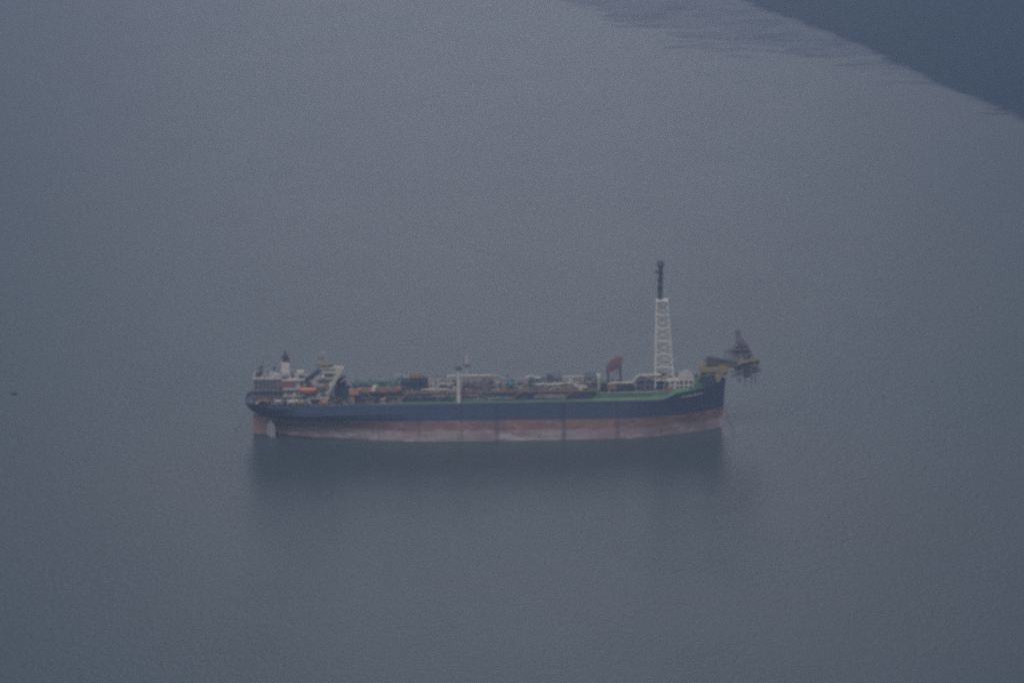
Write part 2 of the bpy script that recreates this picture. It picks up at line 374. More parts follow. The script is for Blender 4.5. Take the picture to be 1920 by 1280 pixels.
def hull_material():
    m = bpy.data.materials.new('hull_paint'); m.use_nodes = True
    n = m.node_tree; b = n.nodes['Principled BSDF']; L = n.links.new
    def N(t, **k):
        x = n.nodes.new(t)
        for a, c in k.items(): setattr(x, a, c)
        return x
    t = N('ShaderNodeTexCoord'); sp = N('ShaderNodeSeparateXYZ'); L(t.outputs['Object'], sp.inputs[0])
    def noise(scale, stretch, det=6, ro=.6):
        mp_ = N('ShaderNodeMapping'); mp_.inputs['Scale'].default_value = stretch; L(t.outputs['Object'], mp_.inputs[0])
        z = N('ShaderNodeTexNoise'); z.inputs['Scale'].default_value = scale; z.inputs['Detail'].default_value = det; z.inputs['Roughness'].default_value = ro
        L(mp_.outputs[0], z.inputs['Vector']); return z.outputs[0]
    def math_(op, a, b_=None, c=None):
        x = N('ShaderNodeMath', operation=op)
        for i, v in enumerate((a, b_, c)):
            if v is None: continue
            if isinstance(v, (int, float)): x.inputs[i].default_value = v
            else: L(v, x.inputs[i])
        return x.outputs[0]
    def rng(v, a, b_, c=0, d=1):
        x = N('ShaderNodeMapRange', interpolation_type='SMOOTHSTEP'); L(v, x.inputs[0])
        for i, k in enumerate((a, b_, c, d)): x.inputs[i + 1].default_value = k
        return x.outputs[0]
    def mix(f, a, b_):
        x = N('ShaderNodeMix', data_type='RGBA')
        if isinstance(f, (int, float)): x.inputs[0].default_value = f
        else: L(f, x.inputs[0])
        for i, v in ((6, a), (7, b_)):
            if isinstance(v, tuple): x.inputs[i].default_value = (*v, 1)
            else: L(v, x.inputs[i])
        return x.outputs[2]
    streak = noise(.35, (1, 1, .12)); blot = noise(.16, (.35, 1, 1.2)); fine = noise(.5, (.25, 1, 2.2))
    zz = math_('ADD', sp.outputs['Z'], math_('MULTIPLY', math_('SUBTRACT', fine, .5), 2.0))
    blue = mix(streak, (0.024, 0.046, 0.11), (0.055, 0.07, 0.12))
    blue = mix(math_('MULTIPLY', rng(noise(.06, (.6, 1, 2.0), 8, .7), .5, .64), .4), blue, (0.055, 0.07, 0.12))
    blue = mix(rng(noise(.5, (1, 1, .05)), .58, .75), blue, (0.08, 0.07, 0.09))
    red = mix(rng(blot, .35, .65), (0.23, 0.125, 0.105), (0.14, 0.095, 0.10))
    red = mix(rng(fine, .52, .66), red, (0.11, 0.085, 0.11))
    rust2 = noise(.09, (1, 1, 3.0), 8, .7)
    red = mix(rng(rust2, .52, .62), red, (0.29, 0.165, 0.13))
    red = mix(rng(noise(.22, (.6, 1, 1.6), 8, .75), .56, .64), red, (0.30, 0.24, 0.24))
    red = mix(rng(sp.outputs['X'], -70, -30), mix(rng(blot, .4, .6), (0.26, 0.21, 0.24), (0.24, .13, .14)), red)  # stern band painted paler to offset the shade under the flare
    pale = mix(rng(blot, .35, .7), (0.31, 0.26, 0.28), (0.22, 0.16, 0.18))
    # panels along the side, each weathered a little differently
    pn = N('ShaderNodeTexWhiteNoise', noise_dimensions='1D'); L(math_('FLOOR', math_('DIVIDE', sp.outputs['X'], 31.0)), pn.inputs['W'])
    pale = mix(math_('MULTIPLY', pn.outputs[0], .45), pale, (0.19, 0.13, 0.14))
    pale = mix(rng(noise(.3, (1, 1, .25), 8, .75), .55, .66), pale, (0.15, 0.11, 0.13))
    pale = mix(rng(noise(.12, (.5, 1, 2.5), 8, .7), .53, .62), pale, (0.37, 0.33, 0.35))
    low = mix(rng(zz, 5.0, 6.8), pale, red)
    low = mix(math_('MULTIPLY', rng(noise(.5, (1, 1, .06), 6, .7), .56, .68), .55), low, (0.16, 0.09, 0.08))
    # rust line at the top of the boot
    low = mix(rng(zz, 5.0, 6.2), low, mix(rng(zz, 6.2, 7.6), (0.12, 0.09, 0.12), low)) if False else low
    col = mix(rng(sp.outputs['Z'], 11.6, 12.0), low, blue)
    # dark upright bands at set stations along the side
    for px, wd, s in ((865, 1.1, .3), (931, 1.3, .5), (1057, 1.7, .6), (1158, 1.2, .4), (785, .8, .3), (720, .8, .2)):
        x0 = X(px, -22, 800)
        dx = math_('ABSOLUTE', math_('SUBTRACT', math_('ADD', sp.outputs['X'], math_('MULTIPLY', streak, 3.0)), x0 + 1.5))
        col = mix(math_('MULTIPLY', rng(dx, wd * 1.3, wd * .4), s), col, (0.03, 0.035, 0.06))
    L(col, b.inputs['Base Color']); b.inputs['Roughness'].default_value = .55
    return m
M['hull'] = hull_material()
vs, fs, xs, nu = make_hull_mesh()
hull = MB(); hull.v = vs; hull.f = fs
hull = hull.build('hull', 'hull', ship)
# deck inside the sheer line, a little below the bulwark at the ends
dk = MB()
rows = []
for x in xs:
    h = max(.1, interp(DK, x) - .35); z = interp(DZ, x) - (.02 if -100 < x < 98 else .9)
    if -100 < x < 98: z = interp(DZ, x) + .01
    rows.append((x, h, z))
for i, (x, h, z) in enumerate(rows):
    dk.v += [(x, -h, z), (x, h, z)]
    if i: dk.f.append((2 * i - 2, 2 * i, 2 * i + 1, 2 * i - 1))
dk2 = MB(); cut = [i for i, (x, h, z) in enumerate(rows) if x <= -65][-1]
dk2.v = dk.v[:2 * cut + 2]; dk2.f = dk.f[:cut]; dk2.build('poop_deck', 'navy', ship)
dk.v = dk.v[2 * cut:]; dk.f = [tuple(i - 2 * cut for i in f) for f in dk.f[cut:]]
cut3 = [i for i in range(len(dk.v) // 2) if dk.v[2 * i][0] <= 61][-1]
dk3 = MB(); dk3.v = dk.v[2 * cut3:]; dk3.f = [tuple(i - 2 * cut3 for i in f) for f in dk.f[cut3:]]; cut4 = [i for i in range(len(dk3.v) // 2) if dk3.v[2 * i][0] <= 114.5][-1]
dk4 = MB(); dk4.v = dk3.v[2 * cut4:]; dk4.f = [tuple(i - 2 * cut4 for i in f) for f in dk3.f[cut4:]]; dk4.build('forecastle_deck', 'dgreen', ship)
dk3.v = dk3.v[:2 * cut4 + 2]; dk3.f = dk3.f[:cut4]; dk3.build('fore_deck', 'fgreen', ship)
dk.v = dk.v[:2 * cut3 + 2]; dk.f = dk.f[:cut3]
deck = dk.build('main_deck', 'green', ship)
# gunwale strip along both deck edges
gw = MB()
for sg in (-1, 1):
    pts = [Vector((x, sg * (interp(DK, x) - .1), interp(DZ, x) + .12)) for x in xs]
    for a, b in zip(pts, pts[1:]): gw.tube(a, b, .22, n=4)
gw.build('gunwale', 'dgreen', hull)
# rails
rl = MB()
for sg in (-1, 1):
    x = -98.0
    while x < 96:
        h = interp(DK, x) - .5; z = interp(DZ, x)
        rl.tube((x, sg * h, z), (x, sg * h, z + 1.2), .05, n=4)
        x += 3.0
    for zz in (.6, 1.2): rl.tube((-98, sg * 21.5, interp(DZ, -98) + zz), (96, sg * 21.5, interp(DZ, 96) + zz), .05, n=4)
rl.build('railing', 'lgrey', deck)
# rudder and stern frame under the counter
rd = MB()
rd.prism([(-131.8, -2), (-125.8, -2), (-125.8, 9.0), (-128.5, 10.4), (-131.8, 11.4)], -.8, .8)
rd.box(-125.8, -117, -1.4, 1.4, -2, 7.5)
rd.tube((-128.5, 0, 9), (-128.5, 0, 12.4), 1.0, n=10)
M['rudder'] = mat('weathered_red_antifouling', (0.30, 0.14, 0.15), .8, (0.24, .2, .22), scale=.3)
rd.build('rudder', 'rudder', hull)
# illegible white name on the bow
nm = MB(); rr = random.Random(3)
px = 1277.0
while px < 1316:
    wd = rr.uniform(1.6, 2.8); yy = 743.5 - (px - 1277) * .17
    p = at(px, yy, -10); x0 = p.x
    y_ = -hull_half(x0, 22.0) - .12; q = at(px, yy, y_)
    h = rr.uniform(.55, .95)
    q2 = at(px + wd, yy, y_); y2 = -hull_half(q2.x, q2.z) - .12; y1 = -hull_half(q.x, q.z) - .12
    nm.add([(q.x, y1, q.z - h / 2), (q2.x, y2, q2.z - h / 2), (q2.x, y2, q2.z + h / 2), (q.x, y1, q.z + h / 2),
            (q.x, y1 + .1, q.z - h / 2), (q2.x, y2 + .1, q2.z - h / 2), (q2.x, y2 + .1, q2.z + h / 2), (q.x, y1 + .1, q.z + h / 2)],
           [(0, 1, 2, 3), (7, 6, 5, 4), (0, 4, 5, 1), (1, 5, 6, 2), (2, 6, 7, 3), (3, 7, 4, 0)])
    px += wd + .9
nm.build('name_lettering', 'white', hull)
# anchor in its pocket
an = MB(); p = Vector((121.5, -hull_half(121.5, 18) - .35, 18))
an.tube(p, p - Vector((0, 0, 3.0)), .3); an.tube(p - Vector((1.3, .1, 2.2)), p - Vector((0, 0, 3.1)), .3); an.tube(p - Vector((-1.3, .1, 2.2)), p - Vector((0, 0, 3.1)), .3)
an.build('anchor', 'dark', hull)

# ------------------------------------------------------------------ lattice helpers
def lattice(mb, base, top, n, rl_, rr_, rd_, diag=True):
    """four-legged tower; base/top are lists of four corner points"""
    base = [Vector(p) for p in base]; top = [Vector(p) for p in top]
    for a, b in zip(base, top): mb.tube(a, b, rl_)
    prev = base
    for k in range(1, n + 1):
        u = k / n; cur = [a.lerp(b, u) for a, b in zip(base, top)]
        for i in range(4):
            mb.tube(cur[i], cur[(i + 1) % 4], rr_, n=4)
            if diag: mb.tube(prev[i], cur[(i + 1) % 4], rd_, n=4)
            if diag == 2: mb.tube(prev[(i + 1) % 4], cur[i], rd_, n=4)
        prev = cur
def truss(mb, a, b, h, wdt, n, r, rdg):
    """box truss from a to b, depth h (down), width wdt (along y)"""
    a, b = Vector(a), Vector(b); d = b - a
    up = Vector((-d.z, 0, d.x)).normalized()
    if up.z < 0: up = -up
    co = [(-wdt / 2, 0), (wdt / 2, 0), (wdt / 2, -h), (-wdt / 2, -h)]
    P = lambda u, c: a + d * u + Vector((0, c[0], 0)) + up * c[1]
    for c in co: mb.tube(P(0, c), P(1, c), r)
    for k in range(n + 1):
        u = k / n
        for i in range(4):
            mb.tube(P(u, co[i]), P(u, co[(i + 1) % 4]), rdg, n=4)
            if k < n: mb.tube(P(u, co[i]), P((k + 1) / n, co[(i + 1) % 4]), rdg, n=4)

# ------------------------------------------------------------------ stern: aft house, funnel
DECKZ = 21.2
aft = empty('aft_house', (-115, 0, DECKZ), ship)
b = MB(); zr = Z(711, -12, 500)
b.box(X(477, -12), X(528, -12), -12, 0, 20.6, zr); b.build('wall', 'purple', aft)
b = MB(); b.box(X(475, -12), X(528, -12), -12.6, .6, zr, zr + .5); b.box(X(484, -6), X(526, -6), -5, 0, zr + .5, zr + 1.4); b.build('roof', 'lgrey', aft)
for k, zz in enumerate((24.2, 28.0)):
    b = MB(); b.box(X(472, -12.9), X(532, -12.9), -14.4, -12.1, zz, zz + .35)
    x = X(472, -13)
    while x < X(532, -13):
        b.tube((x, -14.3, zz), (x, -14.3, zz + 1.3), .07, n=4); x += 1.5
    b.tube((X(472, -13), -14.3, zz + 1.3), (X(532, -13), -14.3, zz + 1.3), .08, n=4)
    b.build('gallery', 'purple', aft)
for k in range(9):
    for zz in (25.6, 29.4, 32.0):
        x = X(481 + 5.1 * k, -12)
        b = MB().box(x - .45, x + .45, -12.12, -11.9, zz, zz + 1.3); b.build('window', 'glass', aft)
for k in range(6):
    x = X(486 + 7 * k, -12); b = MB().box(x - .14, x + .14, -13.4, -13.1, 21.5, zr - .1); b.build('column', 'grey', aft)
# dark tilted awning at the aft top corner
b = MB(); p0, p1 = at(476, 709, -9), at(487, 696, -9)
b.prism([(p0.x, p0.z), (p0.x + 1.8, p0.z - .5), (p1.x + 1.6, p1.z - .4), (p1.x, p1.z)], -9, 5); b.build('awning', 'dark', aft)
b = MB(); p = at(514, 700, -4); b.tube(p, at(514, 688, -4), .45, .3); b.ball(at(514, 689, -4), .9, 8, 6); b.build('vent_post', 'dark', aft)
b = MB().box(X(474, -15), X(520, -15), -15.5, -14.6, 22.6, 23.8); b.build('stern_rail', 'maroon', aft)

mid = empty('engine_casing', (-103, 0, DECKZ), ship)
b = MB(); zt = Z(713, -11, 545); zcas = zt
b.box(X(528, -11), X(572, -11), -11, -1, 21, zt); b.build('wall', 'lgrey', mid)
b = MB(); b.box(X(528.5, -12), X(575, -12), -12, -1, zt, zt + .7); pbox(b, 530, 564, 704, 709, -6, 6); b.build('roof', 'white', mid)
b = MB(); pbox(b, 519, 553, 715, 726, -12.6, 1.5); b.build('locker', 'maroon', mid)
b = MB(); pbox(b, 530, 562, 729, 731, -14.5, 3.5); pbox(b, 530, 575, 742, 744, -14.5, 3.5)
for k in range(8): pbox(b, 531 + 6 * k, 531.7 + 6 * k, 725, 752, -14.4, .3)
b.build('gallery', 'lgrey', mid)
b = MB(); pbox(b, 556, 571, 697, 703, -9, 5); b.build('vent_housing', 'cream', mid)
for k in range(5):
    b = MB(); pbox(b, 534 + 7 * k, 537 + 7 * k, 733, 738, -11.15, .2); b.build('window', 'glass', mid)
b = MB(); a, c = at(556, 701, -6), at(569, 693, -6); b.tube(a, c, .5); b.tube(c, (c.x, c.y, c.z - 5), .25); b.build('provision_crane', 'lgrey', mid)

fun = empty('funnel', (-112, 0, 33), ship)
b = MB(); bz, tz = Z(712, 0, 537), Z(677, 0, 537); x0, x1 = X(527, 0), X(549, 0)
n = 20; vs = []
for z, s in ((bz, 1.0), (tz, .8)):
    for i in range(n):
        a = 2 * math.pi * i / n; c, s_ = math.cos(a), math.sin(a)
        vs.append(((x0 + x1) / 2 + (x1 - x0) / 2 * s * math.copysign(abs(c) ** .6, c), 3.6 * s * math.copysign(abs(s_) ** .6, s_), z))
b.add(vs, [(i, (i + 1) % n, n + (i + 1) % n, n + i) for i in range(n)] + [tuple(range(n, 2 * n))])
b.build('casing', 'white', fun)
b = MB(); b.box(X(531, 0), X(545, 0), -2.4, 2.4, tz, tz + .7); b.build('cowl', 'dark', fun)
for px_, yy, top in ((533, -1, 666), (537, 1, 658), (541.5, -1, 667)):
    b = MB().tube((X(px_, 0), yy, tz), (X(px_, 0), yy, Z(top, yy, px_)), .65, n=8); b.build('exhaust_pipe', 'dark', fun)

# ------------------------------------------------------------------ accommodation block with raked front
acc = empty('accommodation_block', (-88, 0, DECKZ), ship)
YF = -13
def P(px, py, Y=YF):
    p = at(px, py, Y); return (p.x, p.z)
# stepped side wall leaning forward
b = MB(); b.prism([P(575, 752), P(607, 752), P(630, 697), P(600, 697), P(584, 712), P(575, 712)], YF, -1); b.build('wall', 'grey', acc)
b = MB(); b.prism([P(606, 742), P(614, 742), P(645, 689), P(632, 689)], YF - .8, YF + 3); b.build('raked_front', 'cream', acc)
b = MB(); b.prism([P(562, 719), P(570, 719), P(602, 696), P(595, 695)], YF - .5, YF + 4); b.build('stair_casing', 'navy', acc)
b = MB(); b.prism([P(566, 728), P(578, 730), P(584, 716), P(574, 714)], YF - 1.0, YF + 3); b.build('stair_casing', 'dark', acc)
for k, (x0_, x1_, yy) in enumerate(((588, 617, 722), (594, 624, 710), (600, 630, 699))):
    b = MB(); pbox(b, x0_, x1_, yy, yy + 1.6, YF - 1.6, 1.7); b.build('gallery', 'lgrey' if k == 0 else 'grey', acc)
for yy, xa in ((703, 604), (715, 598), (727, 590)):
    for k in range(5):
        b = MB(); pbox(b, xa + 4.2 * k, xa + 2.6 + 4.2 * k, yy, yy + 2.8, YF - .16, .3); b.build('window', 'glass', acc)
for k in range(4):
    b = MB(); pbox(b, 580 + 7 * k, 583.5 + 7 * k, 742, 745.5, YF - .16, .3); b.build('window', 'glass', acc)
b = MB(); pbox(b, 600, 634, 691, 697, YF + 3, 7); b.build('bridge_deck', 'lgrey', acc)
b = MB(); pbox(b, 602, 632, 692, 694.4, YF + 2.8, .4); b.build('window', 'glass', acc)
b = MB(); b.tube(at(606, 712, YF - 1.5), at(606, 708, YF - 1.5), .35); b.ball(at(606, 706, YF - 1.5), 1.15, 14, 10); b.build('radome', 'white', acc, True)
b = MB(); pbox(b, 578, 617, 746, 748, YF - 4, 4); b.build('walkway', 'lgrey', acc)
b = MB(); a = at(606, 682, 0); b.tube(a, at(606, 668, 0), .35); b.tube(at(606, 668, 0), at(606, 656, 0), .22)
b.box(a.x - 1.6, a.x + 1.6, -.3, .3, at(606, 663, 0).z, at(606, 662, 0).z); b.box(a.x - 1.1, a.x + 1.1, -.4, .4, at(606, 659, 0).z, at(606, 657, 0).z); b.build('radar_mast', 'lgrey', acc)
b = MB(); pbox(b, 596, 606, 671, 673, -1, 2); b.build('radar_bar', 'maroon', acc)
hd = empty('helideck', (-90, 0, 38), ship)
c = at(609, 680, -4); b = MB(); n = 8
ring = [(c.x + 5.2 * math.cos(2 * math.pi * (i + .5) / n), c.y + 4.6 * math.sin(2 * math.pi * (i + .5) / n)) for i in range(n)]
b.add([(x, y, c.z - .6) for x, y in ring] + [(x, y, c.z) for x, y in ring], [tuple(range(n - 1, -1, -1)), tuple(range(n, 2 * n))] + [(i, (i + 1) % n, n + (i + 1) % n, n + i) for i in range(n)])
b.build('landing_deck', 'helideck', hd)
for x, y in ring: MB().tube((x, y, c.z - .6), (c.x + (x - c.x) * .5, c.y + (y - c.y) * .5, c.z - 4.2), .22).build('support', 'lgrey', hd)

# forward mess of the block: blue locker and pale stays
b = MB(); p = [P(632, 722, -9), P(646, 722, -9), P(649, 712, -9), P(641, 708, -9)]; b.prism(p, -9, -2)
fl = empty('forward_lockers', (-80, 0, DECKZ), ship); b.build('locker', 'navy', fl)
b = MB(); b.tube(at(638, 717, -9.5), at(649, 710, -9.5), .45); b.tube(at(640, 712, -6), at(660, 723, -6), .25); b.build('stay', 'white', fl)
b = MB(); pbox(b, 628, 656, 724, 748, -9, 8); b.build('deckhouse', 'navy', fl)
b = MB(); pbox(b, 630, 637, 712, 720, -8, 6); b.build('vent', 'maroon', fl)

# ------------------------------------------------------------------ lifeboats with davits
def lifeboat(px0, px1, pyt, pyb, Y, label, m):
    a, c = at(px0, pyb, Y), at(px1, pyt, Y)
    L_ = c.x - a.x; H = c.z - a.z; B = 1.7
    root = empty('lifeboat', ((a.x + c.x) / 2, Y, a.z)); tag(root, label, 'lifeboat')
    n = 16; st = 12
    def sect(z0, z1, full, name, mm):
        mb = MB()
        for i in range(st + 1):
            u = -1 + 2 * i / st; k = max(.02, 1 - abs(u) ** 3.2) ** .6
            for j in range(n):
                t = 2 * math.pi * j / n
                y = math.cos(t) * B * k; z = math.sin(t)
                zc = z0 + (z1 - z0) * (.5 + .5 * z) if full else z0 + (z1 - z0) * (.5 + .5 * z)
                mid_ = (z0 + z1) / 2
                mb.v.append(((a.x + c.x) / 2 + u * L_ / 2, Y + y, a.z + mid_ + (zc - mid_) * (k ** .5)))
        for i in range(st):
            for j in range(n):
                p = i * n + j; q = i * n + (j + 1) % n
                mb.f.append((p, q, q + n, p + n))
        mb.f.append(tuple(range(n))); mb.f.append(tuple(range(st * n + n - 1, st * n - 1, -1)))
        return mb.build(name, mm, root, True)
    sect(0, H * .72, True, 'boat_hull', m)
    sect(H * .38, H * 1.0, True, 'canopy', m)
    b = MB().box((a.x + c.x) / 2 - L_ * .46, (a.x + c.x) / 2 + L_ * .46, Y - B - .05, Y + B + .05, a.z + H * .44, a.z + H * .52); b.build('fender_rail', 'dark', root)
    for k in range(4):
        x = (a.x + c.x) / 2 + (-.25 + .16 * k) * L_
        MB().box(x - .22, x + .22, Y - B * .98, Y - B * .8, a.z + H * .62, a.z + H * .76).build('window', 'glass', root)
lifeboat(562, 594, 726.5, 736.5, -16.5, 'orange enclosed lifeboat hanging beside the pale superstructure near the stern', 'orange')
dv = empty('lifeboat_davit', (-99, -14, 28), ship)
for px_ in (567, 588):
    b = MB(); b.path([at(px_, 746, -13.6), at(px_ + 1, 722, -14.2), at(px_ + 5, 719, -16.6), at(px_ + 5, 727, -16.6)], .3); b.build('davit_arm', 'white', dv)

# ------------------------------------------------------------------ stern deck gear
gear = random.Random(5)
for k, (px_, py_, Y_, m_) in enumerate(((546, 752, -17, 'lgrey'), (554, 750, -16, 'cream'), (566, 753, -18, 'yellow'), (571, 751, -17, 'cream'), (608, 753, -18, 'pink'), (522, 750, -16, 'lgrey'))):
    g = empty('mooring_winch', tuple(at(px_, py_ + 3, Y_)), ship); p = at(px_, py_, Y_); z0 = 21.1
    MB().tube((p.x - 1.6, p.y, z0 + 1.6), (p.x + 1.6, p.y, z0 + 1.6), 1.1, n=12).build('drum', m_, g)
    for sx in (-1, 1): MB().box(p.x + sx * 1.9 - .3, p.x + sx * 1.9 + .3, p.y - 1.4, p.y + 1.4, z0 + .3, z0 + 2.8).build('side_frame', 'lgrey' if k % 2 else m_, g)
    MB().box(p.x - 2.6, p.x + 2.6, p.y - 1.6, p.y + 1.6, z0 - .2, z0 + .3).build('bed', 'dark', g)
for px_, Y_ in ((536, -12.5), (551, -13.5), (583, -14), (597, -14)):
    b = MB(); p = at(px_, 740, Y_); b.tube((p.x, p.y, 21), (p.x, p.y, 25.5), .5, n=8); b.ball((p.x, p.y, 25.8), .9, 8, 6); b.build('mushroom_vent', 'cream', ship)

# ------------------------------------------------------------------ orange deck crane
cr_ = empty('deck_crane', (X(661, -17), -17, 21.3), ship)
x = X(661, -17, 745)
MB().tube((x, -17, 21.2), (x, -17, Z(738, -17, 661)), 1.35, n=14).build('pedestal', 'pink', cr_)
p = at(662, 733, -17)
MB().box(p.x - 2.2, p.x + 3.2, -19, -15, p.z - 1.7, p.z + 1.0).build('machinery_house', 'pink', cr_)
b = MB(); truss(b, at(664, 729, -17), at(752, 726, -17), 1.3, 1.6, 16, .26, .12); b.build('boom', 'pink', cr_)
b = MB(); pbox(b, 672, 676, 728, 731.5, -18.2, 2.2); b.build('boom_light', 'orange', cr_)
b = MB(); b.prism([P(695, 733, -18.6), P(703, 734, -18.6), P(706, 723, -18.6), P(698, 725, -18.6)], -18.6, -15.6); b.build('cab', 'white', cr_)
MB().tube(at(664, 729, -17), at(668, 722, -17), .25).tube(at(668, 722, -17), at(740, 726, -17), .09, n=4).build('stay_wire', 'dark', cr_)
b = MB(); b.tube(at(714, 750, -18), at(724, 747, -18), .8, n=8); b.box(X(714, -18), X(723, -18), -18.6, -17.4, 21.4, 22.6); b.build('hose_reel', 'pink', ship)

# ------------------------------------------------------------------ process deck on stilts
pd = empty('process_deck', (0, 0, 21.8), ship)
YN = -15.0
x0, x1 = X(655, YN), X(1118, YN)
ZP = Z(734, YN, 900)
MB().box(x0 + 8, x1, YN, 1, ZP - .5, ZP).build('platform', 'purple', pd)
MB().box(x0 + 8, x1, YN - .35, YN - .02, ZP - .75, ZP + .1).build('edge_beam', 'brown', pd)
px_ = 676
while px_ < 1116:
    for Y_ in (YN + .6, -7.5, 0.3):
        p = X(px_, Y_)
        MB().box(p - .4, p + .4, Y_ - .4, Y_ + .4, interp(DZ, p), ZP - .7).build('support_leg', 'navy', pd)
    px_ += 24.5
for a, c in (((826, 749), (844, 735)), ((897, 735), (915, 749)), ((956, 749), (980, 734)), ((1056, 748), (1076, 733)), ((752, 749), (768, 736)), ((686, 736), (702, 749)), ((1010, 735), (1024, 748))):
    MB().tube(at(*a, -17.2), at(*c, -17.2), .36).build('diagonal_brace', 'brown', pd)
b = MB(); x = x0 + 8
while x < x1: b.tube((x, YN, ZP), (x, YN, ZP + 1.2), .05, n=4); x += 2.5
for zz in (.6, 1.2): b.tube((x0 + 8, YN, ZP + zz), (x1, YN, ZP + zz), .05, n=4)
b.build('railing', 'cream', pd)
# dark box standing in for the shade under the platform, with pipes before it
b = MB(); b.box(x0 + 2, x1 - 3, -16.6, -1, 21.6, ZP - 1.3)
b.build('shade_box', 'navy', pd)
pq = random.Random(21)
for k in range(26):
    xa = pq.uniform(x0 + 4, x1 - 30); L_ = pq.uniform(6, 26); zz = pq.uniform(22.2, 25.2)
    MB().path([(xa, -16.7, zz), (xa + L_, -16.7, zz), (xa + L_, -16.9, 21.8)], pq.uniform(.16, .34), 6).build('pipe', pq.choice(['dark', 'dgreen', 'grey', 'purple', 'navy', 'dark']), pd)
for k, (yy, zz, m_) in enumerate(((-12.5, 22.6, 'dgreen'), (-11.2, 23.0, 'navy'), (-10, 22.5, 'grey'), (-13.8, 22.2, 'dgreen'))):
    MB().tube((x0, yy, zz), (X(1225, yy), yy, zz + .2), .38, n=8).build('cargo_pipe', m_, pd)

def module(pxa, pxb, pyt, Y0, Y1, frame, fills, seed, kind=0, zbase=None):
    """one process skid: columns, beams, braces and its own vessels, ducts and pipes"""
    rr = random.Random(seed); zb = ZP if zbase is None else zbase
    xa, xb = X(pxa, Y0), X(pxb, Y0); Y1 = min(Y1, Y0 + 9); zt_ = Z(pyt, Y0 + 5, (pxa + pxb) / 2)
    g = empty('process_module', ((xa + xb) / 2, (Y0 + Y1) / 2, zb), ship)
    nb = max(1, round((xb - xa) / 6)); lv = max(1, round((zt_ - zb) / 4))
    b = MB()
    for i in range(nb + 1):
        x = xa + (xb - xa) * i / nb
        for y in (Y0, (Y0 + Y1) / 2, Y1): b.box(x - .2, x + .2, y - .2, y + .2, zb, zt_)
    for j in range(1, lv + 1):
        z = zb + (zt_ - zb) * j / lv
        for y in (Y0, (Y0 + Y1) / 2, Y1): b.box(xa - .3, xb + .3, y - .18, y + .18, z - .22, z + .16)
        for i in range(nb + 1):
            x = xa + (xb - xa) * i / nb; b.box(x - .15, x + .15, Y0, Y1, z - .24, z + .12)
        for i in range(nb):
            if rr.random() < .5:
                x = xa + (xb - xa) * i / nb; x2 = xa + (xb - xa) * (i + 1) / nb; zl = zb + (zt_ - zb) * (j - 1) / lv
                b.tube((x, Y0, zl), (x2, Y0, z), .16, n=4)
    b.build('frame', frame, g)
    if lv > 1 or kind == 2:
        MB().box(xa, xb, Y0 + .3, Y1 - .3, zb + (zt_ - zb) * (lv - 1 if lv > 1 else .5) / lv - .15, zb + (zt_ - zb) * (lv - 1 if lv > 1 else .5) / lv + .1).build('floor', 'grey', g)
    nfill = max(2, round((xb - xa) / 3.2))
    for k in range(nfill):
        m_ = rr.choice(fills); x = xa + (xb - xa) * (k + .5) / nfill; y = rr.uniform(Y0 + 2.5, (Y0 + Y1) / 2)
        h = (zt_ - zb) * rr.uniform(.45, .98); q = rr.random(); wd_ = (xb - xa) / nfill * .42
        if q < .34:
            MB().vessel((x - wd_, y, zb + 1.9), (x + wd_, y, zb + 1.9), rr.uniform(1.1, 1.7)).build('pressure_vessel', m_, g)
            MB().box(x - wd_ * .8, x + wd_ * .8, y + .5, y + 3, zb + 4, zb + max(4.3, h)).build('cabinet', rr.choice(fills), g)
        elif q < .6:
            MB().vessel((x, y, zb + .8), (x, y, zb + h * 1.02), rr.uniform(.8, 1.4)).build('column_vessel', m_, g)
        elif q < .85:
            MB().box(x - wd_, x + wd_, y, y + 4, zb, zb + h).box(x - wd_ * .7, x - wd_ * .2, y + .5, y + 2, zb + h, zb + h + .8).build('equipment_housing', m_, g)
        else:
            MB().box(x - wd_, x + wd_, y, y + 5, zb + .6, zb + h * .5).tube((x, y + 1, zb + h * .5), (x, y + 1, zb + h + .6), .5, n=8).build('pump_skid', m_, g)
    b = MB()
    for k in range(4):
        z = zb + rr.uniform(.2, .95) * (zt_ - zb); y = Y0 - rr.uniform(.3, .7)
        x2 = xa + rr.uniform(.05, .4) * (xb - xa); x3 = xa + rr.uniform(.6, .98) * (xb - xa)
        b.path([(x2, y + 2, z), (x2, y, z), (x3, y, z), (x3, y, zb + .3)], rr.uniform(.14, .26), n=6)
    b.build('piping', rr.choice(fills), g)
    return g
D1 = ['navy', 'dark', 'grey', 'dgreen', 'purple']
module(664, 700, 722, -9, 8, 'dgreen', ['dgreen', 'navy', 'dark'], 11)
module(702, 744, 718, -10, 8, 'dgreen', ['dgreen', 'navy', 'grey'], 12)
module(752, 802, 709, -12, 11, 'navy', ['navy', 'navy', 'dark'], 13, 2)
module(806, 846, 710, -11, 11, 'grey', ['navy', 'lgrey', 'dark', 'purple'], 14)
module(870, 925, 709, -12, 12, 'brown', ['brown', 'purple', 'grey', 'navy'], 15)
module(928, 990, 712, -12, 11, 'grey', ['navy', 'purple', 'dark', 'grey'], 16)
module(992, 1022, 712, -11, 11, 'navy', ['navy', 'dgreen', 'grey'], 17)
module(1026, 1052, 703, -12, 6, 'purple', ['purple', 'dark', 'navy'], 18)
module(1055, 1094, 711, -11, 10, 'grey', ['purple', 'grey', 'lgrey'], 19)
module(1097, 1118, 703, -12, 8, 'navy', ['purple', 'dark', 'navy'], 20)
